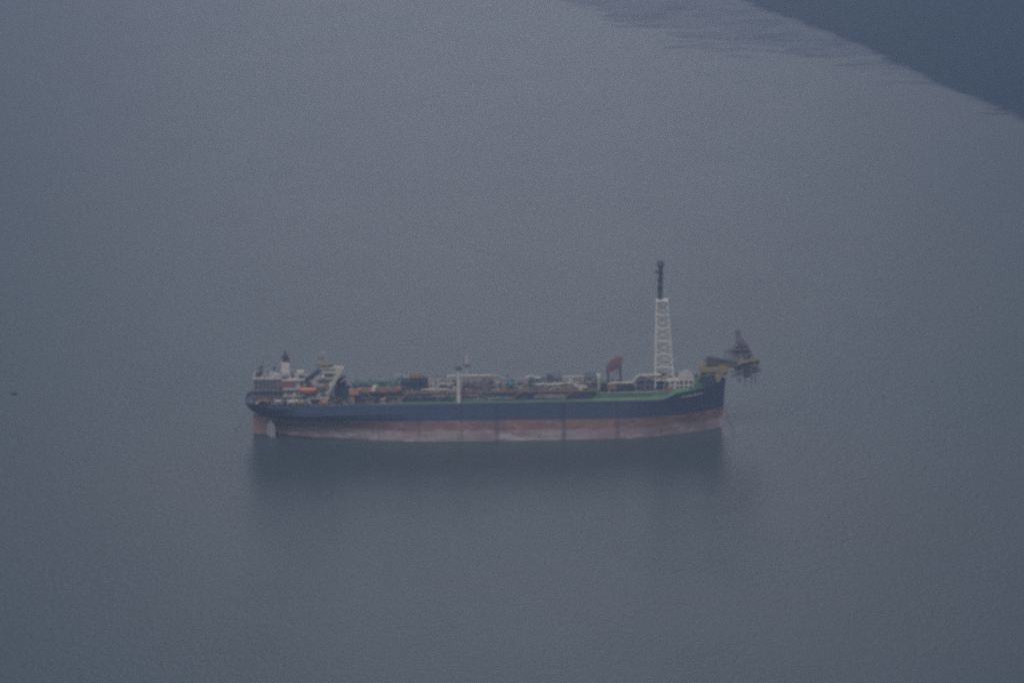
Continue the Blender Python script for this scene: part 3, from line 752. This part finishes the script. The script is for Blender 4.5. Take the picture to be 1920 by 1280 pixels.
# solid-looking dark switch-room in the second block
b = MB(); pbox(b, 753, 798, 716, 731, -11.5, 8); b.build('switch_room', 'navy', ship)
pr = empty('pipe_rack', (0, 0, ZP), ship)
def pipe(pts, Y, r, m_, name='pipe'):
    MB().path([at(a, c, Y) for a, c in pts], r, n=8).build(name, m_, pr)
pipe([(737, 703), (752, 702), (756, 706), (800, 704), (806, 706)], -3, .3, 'lgrey')
pipe([(782, 706), (790, 702), (796, 700), (802, 705), (838, 705)], -1, .3, 'purple')
pipe([(838, 705), (846, 704), (926, 703.5)], -5, .42, 'white')
pipe([(926, 704), (934, 704), (940, 708), (948, 709)], -5, .4, 'lgrey')
pipe([(790, 730), (838, 729), (846, 732)], -13.5, .42, 'white')
pipe([(823, 720), (853, 718)], -12.8, .5, 'lgrey')
pipe([(822, 711), (822, 729)], -12.8, .7, 'lgrey')
pipe([(985, 708), (998, 704), (1004, 708), (1014, 708)], -5, .5, 'white')
pipe([(1008, 721), (1020, 719), (1030, 721), (1055, 719)], -13.5, .5, 'white')
pipe([(1036, 727), (1048, 725), (1056, 728)], -13.5, .4, 'lgrey')
pipe([(1056, 706), (1096, 705)], -6, .4, 'cream')
pipe([(1076, 722), (1083, 722)], -13.5, .6, 'white')
pipe([(870, 722), (950, 722)], -13, .3, 'purple')
pipe([(960, 729), (1000, 727)], -13.5, .3, 'brown')
pipe([(1022, 728), (1110, 724)], -13.3, .3, 'brown')
pipe([(660, 718), (700, 717), (740, 714), (752, 709)], -5, .5, 'dgreen')
b = MB(); b.ball(at(958, 720, -13.4), 1.3, 12, 8); b.tube(at(954, 724, -13.2), at(963, 716, -13.2), .8, n=8); b.build('chemical_tank', 'teal', ship)
b = MB(); pbox(b, 768, 790, 703.5, 709, -9, 5); b.build('air_cooler', 'brown', ship)
b = MB(); pbox(b, 1118, 1126, 703, 711, -8, 4); b.tube(at(1122, 730, -8), at(1122, 705, -8), 1.0, n=10); b.build('vent_box', 'cream', ship)

cq = random.Random(77)
for k in range(150):
    px_ = cq.uniform(742, 1118); Y_ = cq.choice((-14.2, -13, -11, -8, -5, -2)); base = at(px_, 740, Y_)
    m_ = cq.choice(['purple', 'brown', 'grey', 'navy', 'dark', 'lgrey', 'purple', 'brown', 'dgreen', 'cream'])
    h = cq.uniform(1.2, 4.6) * (1 if Y_ > -12 else .6); wd = cq.uniform(.5, 2.6); q = cq.random()
    x = base.x; b = MB()
    if q < .3: b.box(x - wd, x + wd, Y_ - .6, Y_ + .9, ZP, ZP + h).box(x - wd * .6, x + wd * .1, Y_ - .3, Y_ + .5, ZP + h, ZP + h + .5).build('cabinet', m_, pr)
    elif q < .6: b.path([(x - wd * 2, Y_, ZP + h * .7), (x, Y_, ZP + h * .7), (x, Y_, ZP + h), (x + wd * 2, Y_, ZP + h), (x + wd * 2, Y_, ZP + .2)], cq.uniform(.12, .28), 6).build('pipe', m_, pr)
    elif q < .8: b.tube((x, Y_, ZP), (x, Y_, ZP + h * 1.25), cq.uniform(.2, .5), n=8).ball((x, Y_, ZP + h * 1.25), .4, 8, 5).build('vent', m_, pr)
    else: b.vessel((x - wd, Y_, ZP + h * .5), (x + wd, Y_, ZP + h * .5), cq.uniform(.5, 1.0)).build('pressure_vessel', m_, pr)
fd = module(1128, 1188, 720, -5, 9, 'navy', ['navy', 'dark', 'grey', 'brown'], 31, 0, 22.2)
def clutter(seed, n, rects, mats, par):
    q_ = random.Random(seed)
    for k in range(n):
        xa, xb, za, Y0_, Y1_ = q_.choice(rects); px_ = q_.uniform(xa, xb); Y_ = q_.uniform(Y0_, Y1_)
        x = X(px_, Y_); z = za + q_.uniform(-.2, .2); m_ = q_.choice(mats); h = q_.uniform(.8, 2.8); wd = q_.uniform(.4, 1.6); t = q_.random(); b = MB()
        if t < .35: b.box(x - wd, x + wd, Y_ - .5, Y_ + .8, z, z + h).box(x - wd * .3, x + wd * .2, Y_ - .2, Y_ + .3, z + h, z + h + .4).build('locker', m_, par)
        elif t < .65: b.path([(x - wd * 1.6, Y_, z), (x - wd * 1.6, Y_, z + h), (x + wd * 1.6, Y_, z + h), (x + wd * 1.6, Y_, z)], q_.uniform(.1, .22), 5).build('pipe', m_, par)
        elif t < .85: b.tube((x, Y_, z), (x, Y_, z + h * 1.2), q_.uniform(.12, .4), n=8).ball((x, Y_, z + h * 1.2), .45, 8, 5).build('vent', m_, par)
        else: b.vessel((x - wd, Y_, z + .7), (x + wd, Y_, z + .7), .6).build('tank', m_, par)
G1 = ['grey', 'purple', 'navy', 'dark', 'lgrey', 'maroon', 'cream', 'brown']
clutter(41, 26, [(480, 526, zr + .5, -11, -1)], ['grey', 'purple', 'lgrey', 'lgrey', 'dark'], aft)
clutter(42, 26, [(530, 572, zcas + .7, -11, -2)], ['grey', 'purple', 'lgrey', 'dark', 'navy'], mid)
clutter(43, 60, [(472, 575, 21.2, -18.5, -14), (528, 620, 21.2, -19, -15), (532, 570, 24.5, -14, -11.6), (575, 625, 25.0, -15.5, -13.2), (582, 628, 29.0, -15, -13.2)], G1, mid)
clutter(44, 40, [(628, 662, 21.3, -19, -10), (640, 750, 21.4, -19, -17.5), (600, 660, 21.3, -8, 4)], ['navy', 'dark', 'dgreen', 'grey', 'brown', 'purple'], fl)
clutter(45, 46, [(1120, 1250, 22.2, -8, -3), (1128, 1188, 26.5, -4, 0), (1194, 1246, 28.5, -3, 0), (1250, 1300, 24.5, -8, -2), (1225, 1262, 22.6, -7, 4)], ['navy', 'dark', 'grey', 'purple', 'brown', 'lgrey', 'dark'], fd)
# ------------------------------------------------------------------ pedestal masts amidships
def mast(px_, pyb, pyt, Y, r, name, ringed):
    g = empty(name, (X(px_, Y), Y, 21.8), ship)
    a = at(px_, 755, Y); c = at(px_, pyt, Y); z0 = 21.5
    MB().tube((a.x, Y, z0), (a.x, Y, c.z), r, r * .85, n=16).build('post', 'white', g, False)
    if ringed == 1:
        MB().tube((a.x, Y, c.z), (a.x, Y, c.z + 1.2), 1.8, 1.9, n=16).build('cap', 'purple', g)
        MB().tube((a.x, Y, c.z + 1.2), (a.x, Y, c.z + 1.7), .7, n=10).build('lamp_housing', 'dark', g)
    else:
        zz = Z(683, Y, px_)
        MB().tube((a.x, Y, zz - .6), (a.x, Y, zz + .2), 2.0, n=16).build('cap', 'purple', g)
    return g
mast(860.5, 755, 692, -20.2, 1.35, 'crane_pedestal', 1)
mast(876, 740, 668, 14, .75, 'crane_pedestal', 2)

# ------------------------------------------------------------------ dark red pedestal crane
rc = empty('red_crane', (X(1150, -4), -4, 28), ship)
b = MB(); zb = Z(720, -4, 1150)
for px_, yy in ((1139, -6), (1162, -6), (1141, -1), (1164, -1)):
    a = X(px_, yy); b.tube((a, yy, 24), (a, yy, Z(692 if px_ < 1150 else 684, yy, px_)), .4)
b.tube((X(1139, -6), -6, zb), (X(1162, -6), -6, Z(692, -6, 1160)), .25); b.build('leg_frame', 'purple', rc)
b = MB(); b.prism([P(1136, 698, -7), P(1148, 697, -7), P(1166, 687, -7), P(1168, 671, -7), P(1156, 670, -7), P(1146, 677, -7), P(1137, 688, -7)], -7, -4); b.build('machinery_house', 'maroon', rc)
b = MB(); b.prism([P(1140, 690, -7.5), P(1150, 690, -7.5), P(1161, 683, -7.5), P(1161, 677, -7.5), P(1148, 682, -7.5)], -7.5, -7.05); b.build('louvre_panel', 'purple', rc)
MB().tube(at(1156, 671, -3), at(1154, 665, -3), .2).tube(at(1166, 671, -3), at(1167, 666, -3), .2).build('vent_pipe', 'maroon', rc)

# ------------------------------------------------------------------ forward deck: headers, skids
pipe([(1140, 720), (1148, 717.5), (1187, 716.5), (1193, 707), (1198, 703.5), (1240, 702)], -6, .5, 'white', 'flare_header')
module(1192, 1246, 706, -4, 8, 'grey', ['navy', 'navy', 'grey', 'lgrey'], 32, 2, 22.2)
b = MB(); pbox(b, 1194, 1244, 716, 735, -3.5, 5); b.build('deckhouse', 'navy', ship)
b = MB(); pbox(b, 1130, 1186, 725, 738, -4.5, 4); b.build('deckhouse', 'navy', ship)
b = MB(); pbox(b, 1140, 1156, 721, 731, -7, 4); b.build('pump_house', 'brown', ship)
b = MB(); pbox(b, 1226, 1240, 707, 710, -4.6, 1); b.build('junction_box', 'cream', ship)
for k in range(3): 
    b = MB(); z = 22.8 + .5 * k; b.tube((X(1100, -15), -14 + 1.6 * k, z), (X(1252, -14), -12 + 1.6 * k, z + .1), .22); b.build('deck_pipe', ('dgreen', 'green', 'lgrey')[k], ship)

# ------------------------------------------------------------------ flare tower
ft = empty('flare_tower', (X(1243, 0), 0, 24), ship)
zb, zt_ = 25.0, Z(562, 0, 1240)
def corners(pxa, pxb, py_, hy):
    a, c = at(pxa, py_, 0), at(pxb, py_, 0); return [Vector((a.x, -hy, a.z)), Vector((c.x, -hy, c.z)), Vector((c.x, hy, c.z)), Vector((a.x, hy, a.z))]
bot_c = corners(1228, 1262, 708, 5.5); top_c = corners(1231, 1251, 563, 3.0)
def leg(i): return bot_c[i], top_c[i]
for i in range(4):
    a, c = leg(i); d = (a - c).normalized()
    MB().tube(a + d * ((a.z - 22.5) / -d.z), c, .36, .30, n=8).build('leg', 'towerwhite', ft)
NL = 6
for k in range(NL + 1):
    u = k / NL; cur = [a.lerp(c, u) for a, c in zip(bot_c, top_c)]; b = MB()
    for i in range(4): b.tube(cur[i], cur[(i + 1) % 4], .26, n=6)
    b.tube(cur[0], cur[2], .14, n=4)
    b.build('ring_beam', 'towerwhite', ft)
b = MB()
for k in range(13):
    A = [a.lerp(c, k / 13) for a, c in zip(bot_c, top_c)]; B_ = [a.lerp(c, (k + 1) / 13) for a, c in zip(bot_c, top_c)]
    for i in range(4):
        j = (i + 1) % 4
        b.tube(A[i], B_[j], .15, n=4); b.tube(A[j], B_[i], .15, n=4); b.tube(A[i].lerp(A[j], .5), B_[i].lerp(B_[j], .5), .13, n=4)
b.build('cross_bracing', 'towerwhite', ft)
b = MB(); cx = (top_c[0].x + top_c[1].x) / 2
for dx, r in ((-.9, .45), (.7, .38), (1.7, .2), (-2, .16)): b.tube((cx + dx + .6, 0, 26), (cx + dx, 0, zt_), r, n=8)
b.build('riser_pipe', 'white', ft)
b = MB(); b.box(top_c[0].x - .4, top_c[1].x + .4, -3.4, 3.4, zt_ - .3, zt_ + .15); b.build('top_platform', 'towerwhite', ft)
fs_ = empty('flare_stack', (cx, 0, zt_), ship)
b = MB(); p0 = corners(1234, 1241, 561, 1.0); p1 = corners(1236, 1242, 498, .8)
lattice(b, p0, p1, 8, .26, .16, .12, 2); b.build('lattice', 'dark', fs_)
MB().tube(at(1237.5, 562, 0), at(1239, 492, 0), .5, n=8).build('gas_pipe', 'dark', fs_)
MB().tube(at(1237, 562, .9), at(1238.5, 500, .9), .35, n=8).build('gas_pipe', 'navy', fs_)
for (xa, xb, ya, yb, hy) in ((1228, 1243, 509, 511, 1.8), (1232, 1243, 524, 525, 1.3), (1232, 1243, 541, 542, 1.3)):
    b = MB(); a, c = at(xa, yb, 0), at(xb, ya, 0); b.box(a.x, c.x, -hy, hy, a.z, c.z)
    b.tube((a.x, -hy, c.z), (a.x, -hy, c.z + 1.2), .1, n=4); b.tube((c.x, -hy, c.z), (c.x, -hy, c.z + 1.2), .1, n=4); b.tube((a.x, -hy, c.z + 1.2), (c.x, -hy, c.z + 1.2), .1, n=4)
    b.build('platform', 'dark', fs_)
b = MB(); p = at(1238.5, 496, 0)
b.tube(p - Vector((0, 0, 1.2)), p + Vector((0, 0, .2)), 1.7, 2.2, n=12); b.tube(p + Vector((0, 0, .2)), p + Vector((0, 0, 1.0)), 2.3, 1.9, n=12)
for dx in (-1.2, 0, 1.1): b.tube(p + Vector((dx, 0, .8)), p + Vector((dx * 1.1, 0, 2.4)), .35, n=8)
b.build('burner_tip', 'dark', fs_)
# white frame house at the foot of the tower
fh = empty('foot_frame', (X(1270, -5), -5, 24), ship)
b = MB(); xa, xb = X(1256, -7), X(1300, -7)
for k in range(6):
    x = xa + (xb - xa) * k / 5
    for y in (-7, 3): b.box(x - .35, x + .35, y - .35, y + .35, 23.5, Z(703 if k > 1 else 708, y, 1275))
for zz in (Z(712, -7, 1275), Z(722, -7, 1275)):
    b.box(xa, xb, -7.2, -6.8, zz - .3, zz + .3); b.box(xa, xb, 2.8, 3.2, zz - .3, zz + .3)
b.build('frame', 'white', fh)
b = MB(); pbox(b, 1274, 1298, 703, 711, -6.5, 8); pbox(b, 1282, 1292, 697, 703, -5, 5); b.build('roof_house', 'lgrey', fh)
b = MB(); pbox(b, 1272, 1300, 713, 730, -5, 7); b.build('wall', 'grey', fh)
b = MB(); pbox(b, 1250, 1272, 712.5, 714.5, -7.4, 6); b.build('gallery', 'white', fh)
b = MB(); pbox(b, 1250, 1264, 728, 738, -10, 5); b.build('locker', 'brown', fh)
b = MB(); b.path([at(1264, 735, -9), at(1268, 722, -9), at(1268, 716, -9)], .4); b.build('gooseneck_pipe', 'white', fh)
b = MB(); pbox(b, 1236, 1250, 697, 701, -3, 5); b.tube(at(1232, 703, -3), at(1247, 692, -3), .3); b.build('knockout_drum', 'purple', ft)

# ------------------------------------------------------------------ bow mooring turret
tu = empty('turret_arm', (X(1340, 0), 0, 27), ship)
W = 4.0
for sg in (-1, 1):
    y = sg * W
    b = MB(); b.path([at(1302, 730, y), at(1313, 700, y), at(1327, 672, y)], .75); b.build('rear_leg', 'yellow', tu)
    b = MB(); b.box(X(1302, y, 733) - 1.6, X(1302, y, 733) + 1.8, y - 1.2, y + 1.2, 25.6, Z(727, y, 1302)); b.build('foot', 'yellow', tu)
    b = MB(); b.prism([P(1338, 716 - sg * 0, y), P(1349, 716, y), P(1362, 691, y), P(1370, 683, y), P(1354, 681, y), P(1345, 690, y)], y - .8, y + .8); b.build('front_leg', 'yellow', tu)
    b = MB(); b.prism([P(1352, 693, y), P(1364, 694, y), P(1392, 681, y), P(1425, 673, y), P(1425, 668, y), P(1390, 675.5, y), P(1356, 686, y)], y - .4, y + .4); b.build('cantilever_beam', 'yellow', tu)
    b = MB(); truss(b, at(1326, 668, y), at(1382, 679, y), 2.4, 1.2, 7, .4, .24); b.build('upper_chord', 'dark', tu)
    b = MB()
    for a, c in (((1310, 706), (1346, 700)), ((1317, 690), (1350, 688)), ((1322, 680), (1352, 684)), ((1312, 704), (1330, 676)), ((1330, 672), (1340, 702)), ((1345, 700), (1352, 676)), ((1318, 690), (1345, 700)), ((1352, 690), (1370, 678))):
        b.tube(at(*a, y), at(*c, y), .38)
    b.build('lattice', 'yellow', tu)
b = MB()
for a in ((1313, 700), (1326, 670), (1346, 690), (1368, 682), (1395, 676), (1424, 671)): b.tube(at(*a, -W), at(*a, W), .45)
b.build('cross_beam', 'brown', tu)
tq = random.Random(15)
for k in range(3):
    b = MB()
    for i in range(16):
        u = tq.random(); cx_ = 1308 + 62 * u; cy_ = 700 - 22 * min(1, u * 2.2) + tq.uniform(-8, 8)
        Y_ = tq.uniform(-5, 5); b.tube(at(cx_, cy_, Y_), at(cx_ + tq.uniform(-9, 9), cy_ + tq.uniform(-8, 8), Y_ + tq.uniform(-2, 2)), tq.uniform(.16, .32), n=5)
    b.path([at(1306 + 6 * k, 716, -3 + 3 * k), at(1318 + 4 * k, 682, -3 + 3 * k), at(1372, 672 + 5 * k, -3 + 3 * k)], .25, 5)
    b.build('hose_bundle', ('yellow', 'dark', 'yellow')[k], tu)
b = MB(); pbox(b, 1322, 1348, 677, 694, -3, 6); b.build('machinery_skid', 'dgreen', tu)
b = MB(); pbox(b, 1314, 1345, 689, 697, -5.5, 9); b.build('walkway', 'yellow', tu)
b = MB(); pbox(b, 1352, 1361, 692, 705, -6, 3); b.build('hose_guide', 'yellow', tu)
b = MB(); pbox(b, 1356, 1364, 698, 701, -6.6, 2); b.build('bracket', 'dark', tu)
th = empty('turret_head', (X(1398, 0), 0, 30), ship)
c = at(1400, 690, 0)
b = MB(); b.tube((c.x, 0, Z(706, 0, 1400)), (c.x, 0, Z(672, 0, 1400)), 1.9, n=20); b.build('swivel_column', 'dark', th)
for py_, r, m_ in ((683, 7.4, 'dark'), (690, 6.4, 'purple'), (699, 7.0, 'purple')):
    z = Z(py_, 0, 1400); mb = MB().tube((0, 0, z - .3), (0, 0, z + .3), 1, n=24)
    mb.v = [(c.x + x * r + (z_ - z) * .0, y * r * .3, z_ + x * (1.5 if m_ == 'dark' else .9)) for x, y, z_ in mb.v]; mb.build('ring_platform', m_, th)
b = MB()
for i in range(14):
    t = 2 * math.pi * i / 14; q = Vector((math.cos(t), math.sin(t), 0)); b.tube(Vector((c.x, 0, Z(699, 0, 1400))) + Vector((q.x * 5, q.y * 2.5, q.x * .7)), Vector((c.x, 0, Z(684, 0, 1400))) + Vector((q.x * 7.4, q.y * 3.7, q.x)), .16, n=4)
b.build('cage', 'purple', th)
hang = random.Random(4)
for i in range(9):
    t = 2 * math.pi * i / 9 + .3; q = Vector((math.cos(t) * 5.0, math.sin(t) * 2.4, 0)); z1 = Z(699, 0, 1400); L_ = hang.uniform(3.5, 6.5)
    b = MB(); b.path([Vector((c.x, 0, z1)) + q, Vector((c.x, 0, z1 - L_)) + q * 1.05, Vector((c.x + .9, 0, z1 - L_ - .5)) + q], .22); b.build('riser_hook', 'dark', th)
b = MB(); pbox(b, 1410, 1427, 692, 696, -1, 2); b.tube(at(1412, 700, 0), at(1427, 690, 0), .3); b.build('fairlead', 'purple', th)
# spindly derrick on top of the turret
b = MB(); lattice(b, [at(1376, 676, -4), at(1410, 668, -4), at(1410, 668, 4), at(1376, 676, 4)], [at(1380, 640, -2), at(1398, 640, -2), at(1398, 640, 2), at(1380, 640, 2)], 4, .34, .24, .22, 2)
b.build('lower_lattice', 'purple', th)
b = MB(); lattice(b, [at(1379, 652, -1.2), at(1392, 642, -1.2), at(1392, 642, 1.2), at(1379, 652, 1.2)], [at(1381, 619, -.8), at(1386, 619, -.8), at(1386, 619, .8), at(1381, 619, .8)], 4, .3, .2, .16, 2)
b.build('upper_lattice', 'purple', th)
MB().box(*(lambda a, d: (a.x, d.x, -1.2, 1.2, a.z, d.z))(at(1380, 629, 0), at(1387, 618, 0))).build('sheave_block', 'purple', th)
b = MB()
for (a1, a2) in (((1372, 675), (1374, 650)), ((1366, 676), (1367, 652)), ((1360, 676), (1360, 656)), ((1372, 655), (1360, 660)), ((1404, 668), (1392, 634)), ((1412, 672), (1403, 648))): b.tube(at(*a1, 0), at(*a2, 0), .32)
b.build('guide_post', 'purple', th)
b = MB(); pbox(b, 1374, 1406, 655, 657, -4, 8); pbox(b, 1370, 1410, 664, 666, -4.5, 9); b.build('platform', 'purple', th)
for (xa, xb, ya, yb) in ((1384, 1391, 644, 655), (1392, 1399, 648, 656), (1378, 1386, 658, 666), (1396, 1406, 658, 665)):
    b = MB(); pbox(b, xa, xb, ya, yb, -2, 3); b.build('equipment_box', 'purple', th)

hq = random.Random(8)
for k in range(4):
    b = MB()
    for i in range(14):
        u = hq.random(); px_ = 1374 + 46 * hq.random(); top = 640 + abs(px_ - 1388) * 1.0
        if k < 2: a_ = (px_, hq.uniform(top, 676)); d_ = (px_ + hq.uniform(-6, 6), min(682, a_[1] + hq.uniform(4, 16)))
        else: a_ = (px_, hq.uniform(680, 704)); d_ = (px_ + hq.uniform(-10, 10), a_[1] + hq.uniform(-3, 4))
        Y_ = hq.uniform(-3.5, 3.5); b.tube(at(*a_, Y_), at(*d_, Y_ + hq.uniform(-1, 1)), hq.uniform(.18, .36), n=5)
    b.build('brace', ('purple', 'dark', 'dark', 'purple')[k], th)
# forecastle fittings
for px_, yy in ((1308, -9), (1320, -6), (1332, 3)):
    MB().box(X(px_, yy) - 1.2, X(px_, yy) + 1.2, yy - 1, yy + 1, 25.5, 27.8).build('windlass', 'dgreen', ship)
b = MB(); b.prism([P(1318, 724, -8), P(1340, 718, -8), P(1342, 709, -8), P(1318, 709, -8)], -8, 6); b.build('forecastle_house', 'navy', ship)

# ------------------------------------------------------------------ moorings, discharge, small floats
def chain(pts, label, r):
    mb = MB(); n = 0
    for a, c in zip(pts, pts[1:]):
        L_ = (c - a).length; k = max(1, int(L_ / 1.4))
        for i in range(k):
            p, q = a.lerp(c, i / k), a.lerp(c, (i + 1.15) / k)
            s = Vector((0, r * .8, 0)) if n % 2 else Vector((r * .8, 0, 0)); n += 1
            mb.tube(p + s, q + s, r * .45, n=5); mb.tube(p - s, q - s, r * .45, n=5)
    o = mb.build('mooring_chain', 'chain'); tag(o, label, 'mooring chain', 'mooring chains at the two ends of the ship')
    return o
def sag(a, c, s, n=7):
    return [a.lerp(c, i / n) - Vector((0, 0, s * 4 * (i / n) * (1 - i / n))) for i in range(n + 1)]
w0 = sea(436, 812); chain(sag(Vector((-134.6, -4, 14)), Vector((w0.x, w0.y, -.5)), .8), 'thin dark chain slanting from the stern down to the water', .13)
w1 = sea(1378, 812); chain(sag(Vector((133.2, -.8, 17)), Vector((w1.x, w1.y, -.5)), 1.2), 'thin dark chain slanting from the bow down to the water', .22)

dz = MB(); rr = random.Random(9)
x0 = X(507, -12, 795); zs = 8.6
for k in range(44):
    a = x0 + max(-2.4, min(2.4, rr.gauss(0, 1.2))); y = -hull_half(a, zs) - .15; top = zs + 1.2 - abs(a - x0) * rr.uniform(.6, 2.2) - rr.uniform(0, 1.5); out = rr.uniform(.6, 2.2)
    pts = [Vector((a, y, top))]
    for i in range(1, 6):
        u = i / 5; pts.append(Vector((a + rr.uniform(-.1, .1), y - out * u ** .6 , top * (1 - u ** 1.5))))
    for i, (p, q) in enumerate(zip(pts, pts[1:])): dz.tube(p, q, .26 - .02 * i, n=5)
o = dz.build('water_discharge', 'foam'); tag(o, 'white water pouring down the hull side near the stern', 'water discharge', None, 'stuff')

# small boat near the left edge, dark buoy and white buoy to the right
p = sea(27, 738); sk = empty('small_boat', (p.x, p.y, 0)); tag(sk, 'tiny dark low boat alone on the water at the far left edge', 'boat')
b = MB(); n = 9; 
for i in range(n):
    u = -1 + 2 * i / (n - 1); k = max(.04, 1 - abs(u) ** 2.5)
    b.v += [(p.x + u * 1.9, p.y - .65 * k, .55 + .15 * u * u), (p.x + u * 1.8, p.y, -.1), (p.x + u * 1.9, p.y + .65 * k, .55 + .15 * u * u)]
    if i:
        o_ = 3 * i
        b.f += [(o_ - 3, o_, o_ + 1, o_ - 2), (o_ - 2, o_ + 1, o_ + 2, o_ - 1), (o_ - 3, o_ - 1, o_ + 2, o_)]
b.build('boat_hull', 'dark', sk)
MB().box(p.x - 1.8, p.x - 1.4, p.y - .2, p.y + .2, .5, 1.0).build('outboard_motor', 'dark', sk)
MB().box(p.x - .3, p.x + .1, p.y - .5, p.y + .5, .72, .82).build('thwart', 'brown', sk)
def buoy(px_, py_, m_, label, s):
    p = sea(px_, py_); g = empty('buoy', (p.x, p.y, 0)); tag(g, label, 'buoy')
    MB().ball((p.x, p.y, .2 * s), .55 * s, 14, 8, 1, 1, .8).build('float', m_, g, True)
    MB().tube((p.x, p.y, .5 * s), (p.x, p.y, 1.0 * s), .08 * s, n=6).ball((p.x, p.y, 1.0 * s), .14 * s, 6, 4).build('top_mark', m_, g)
buoy(1655, 742, 'dark', 'small dark buoy floating to the right of the bow', 1.1)
buoy(1604, 864, 'white', 'small white buoy floating below and right of the bow', .75)
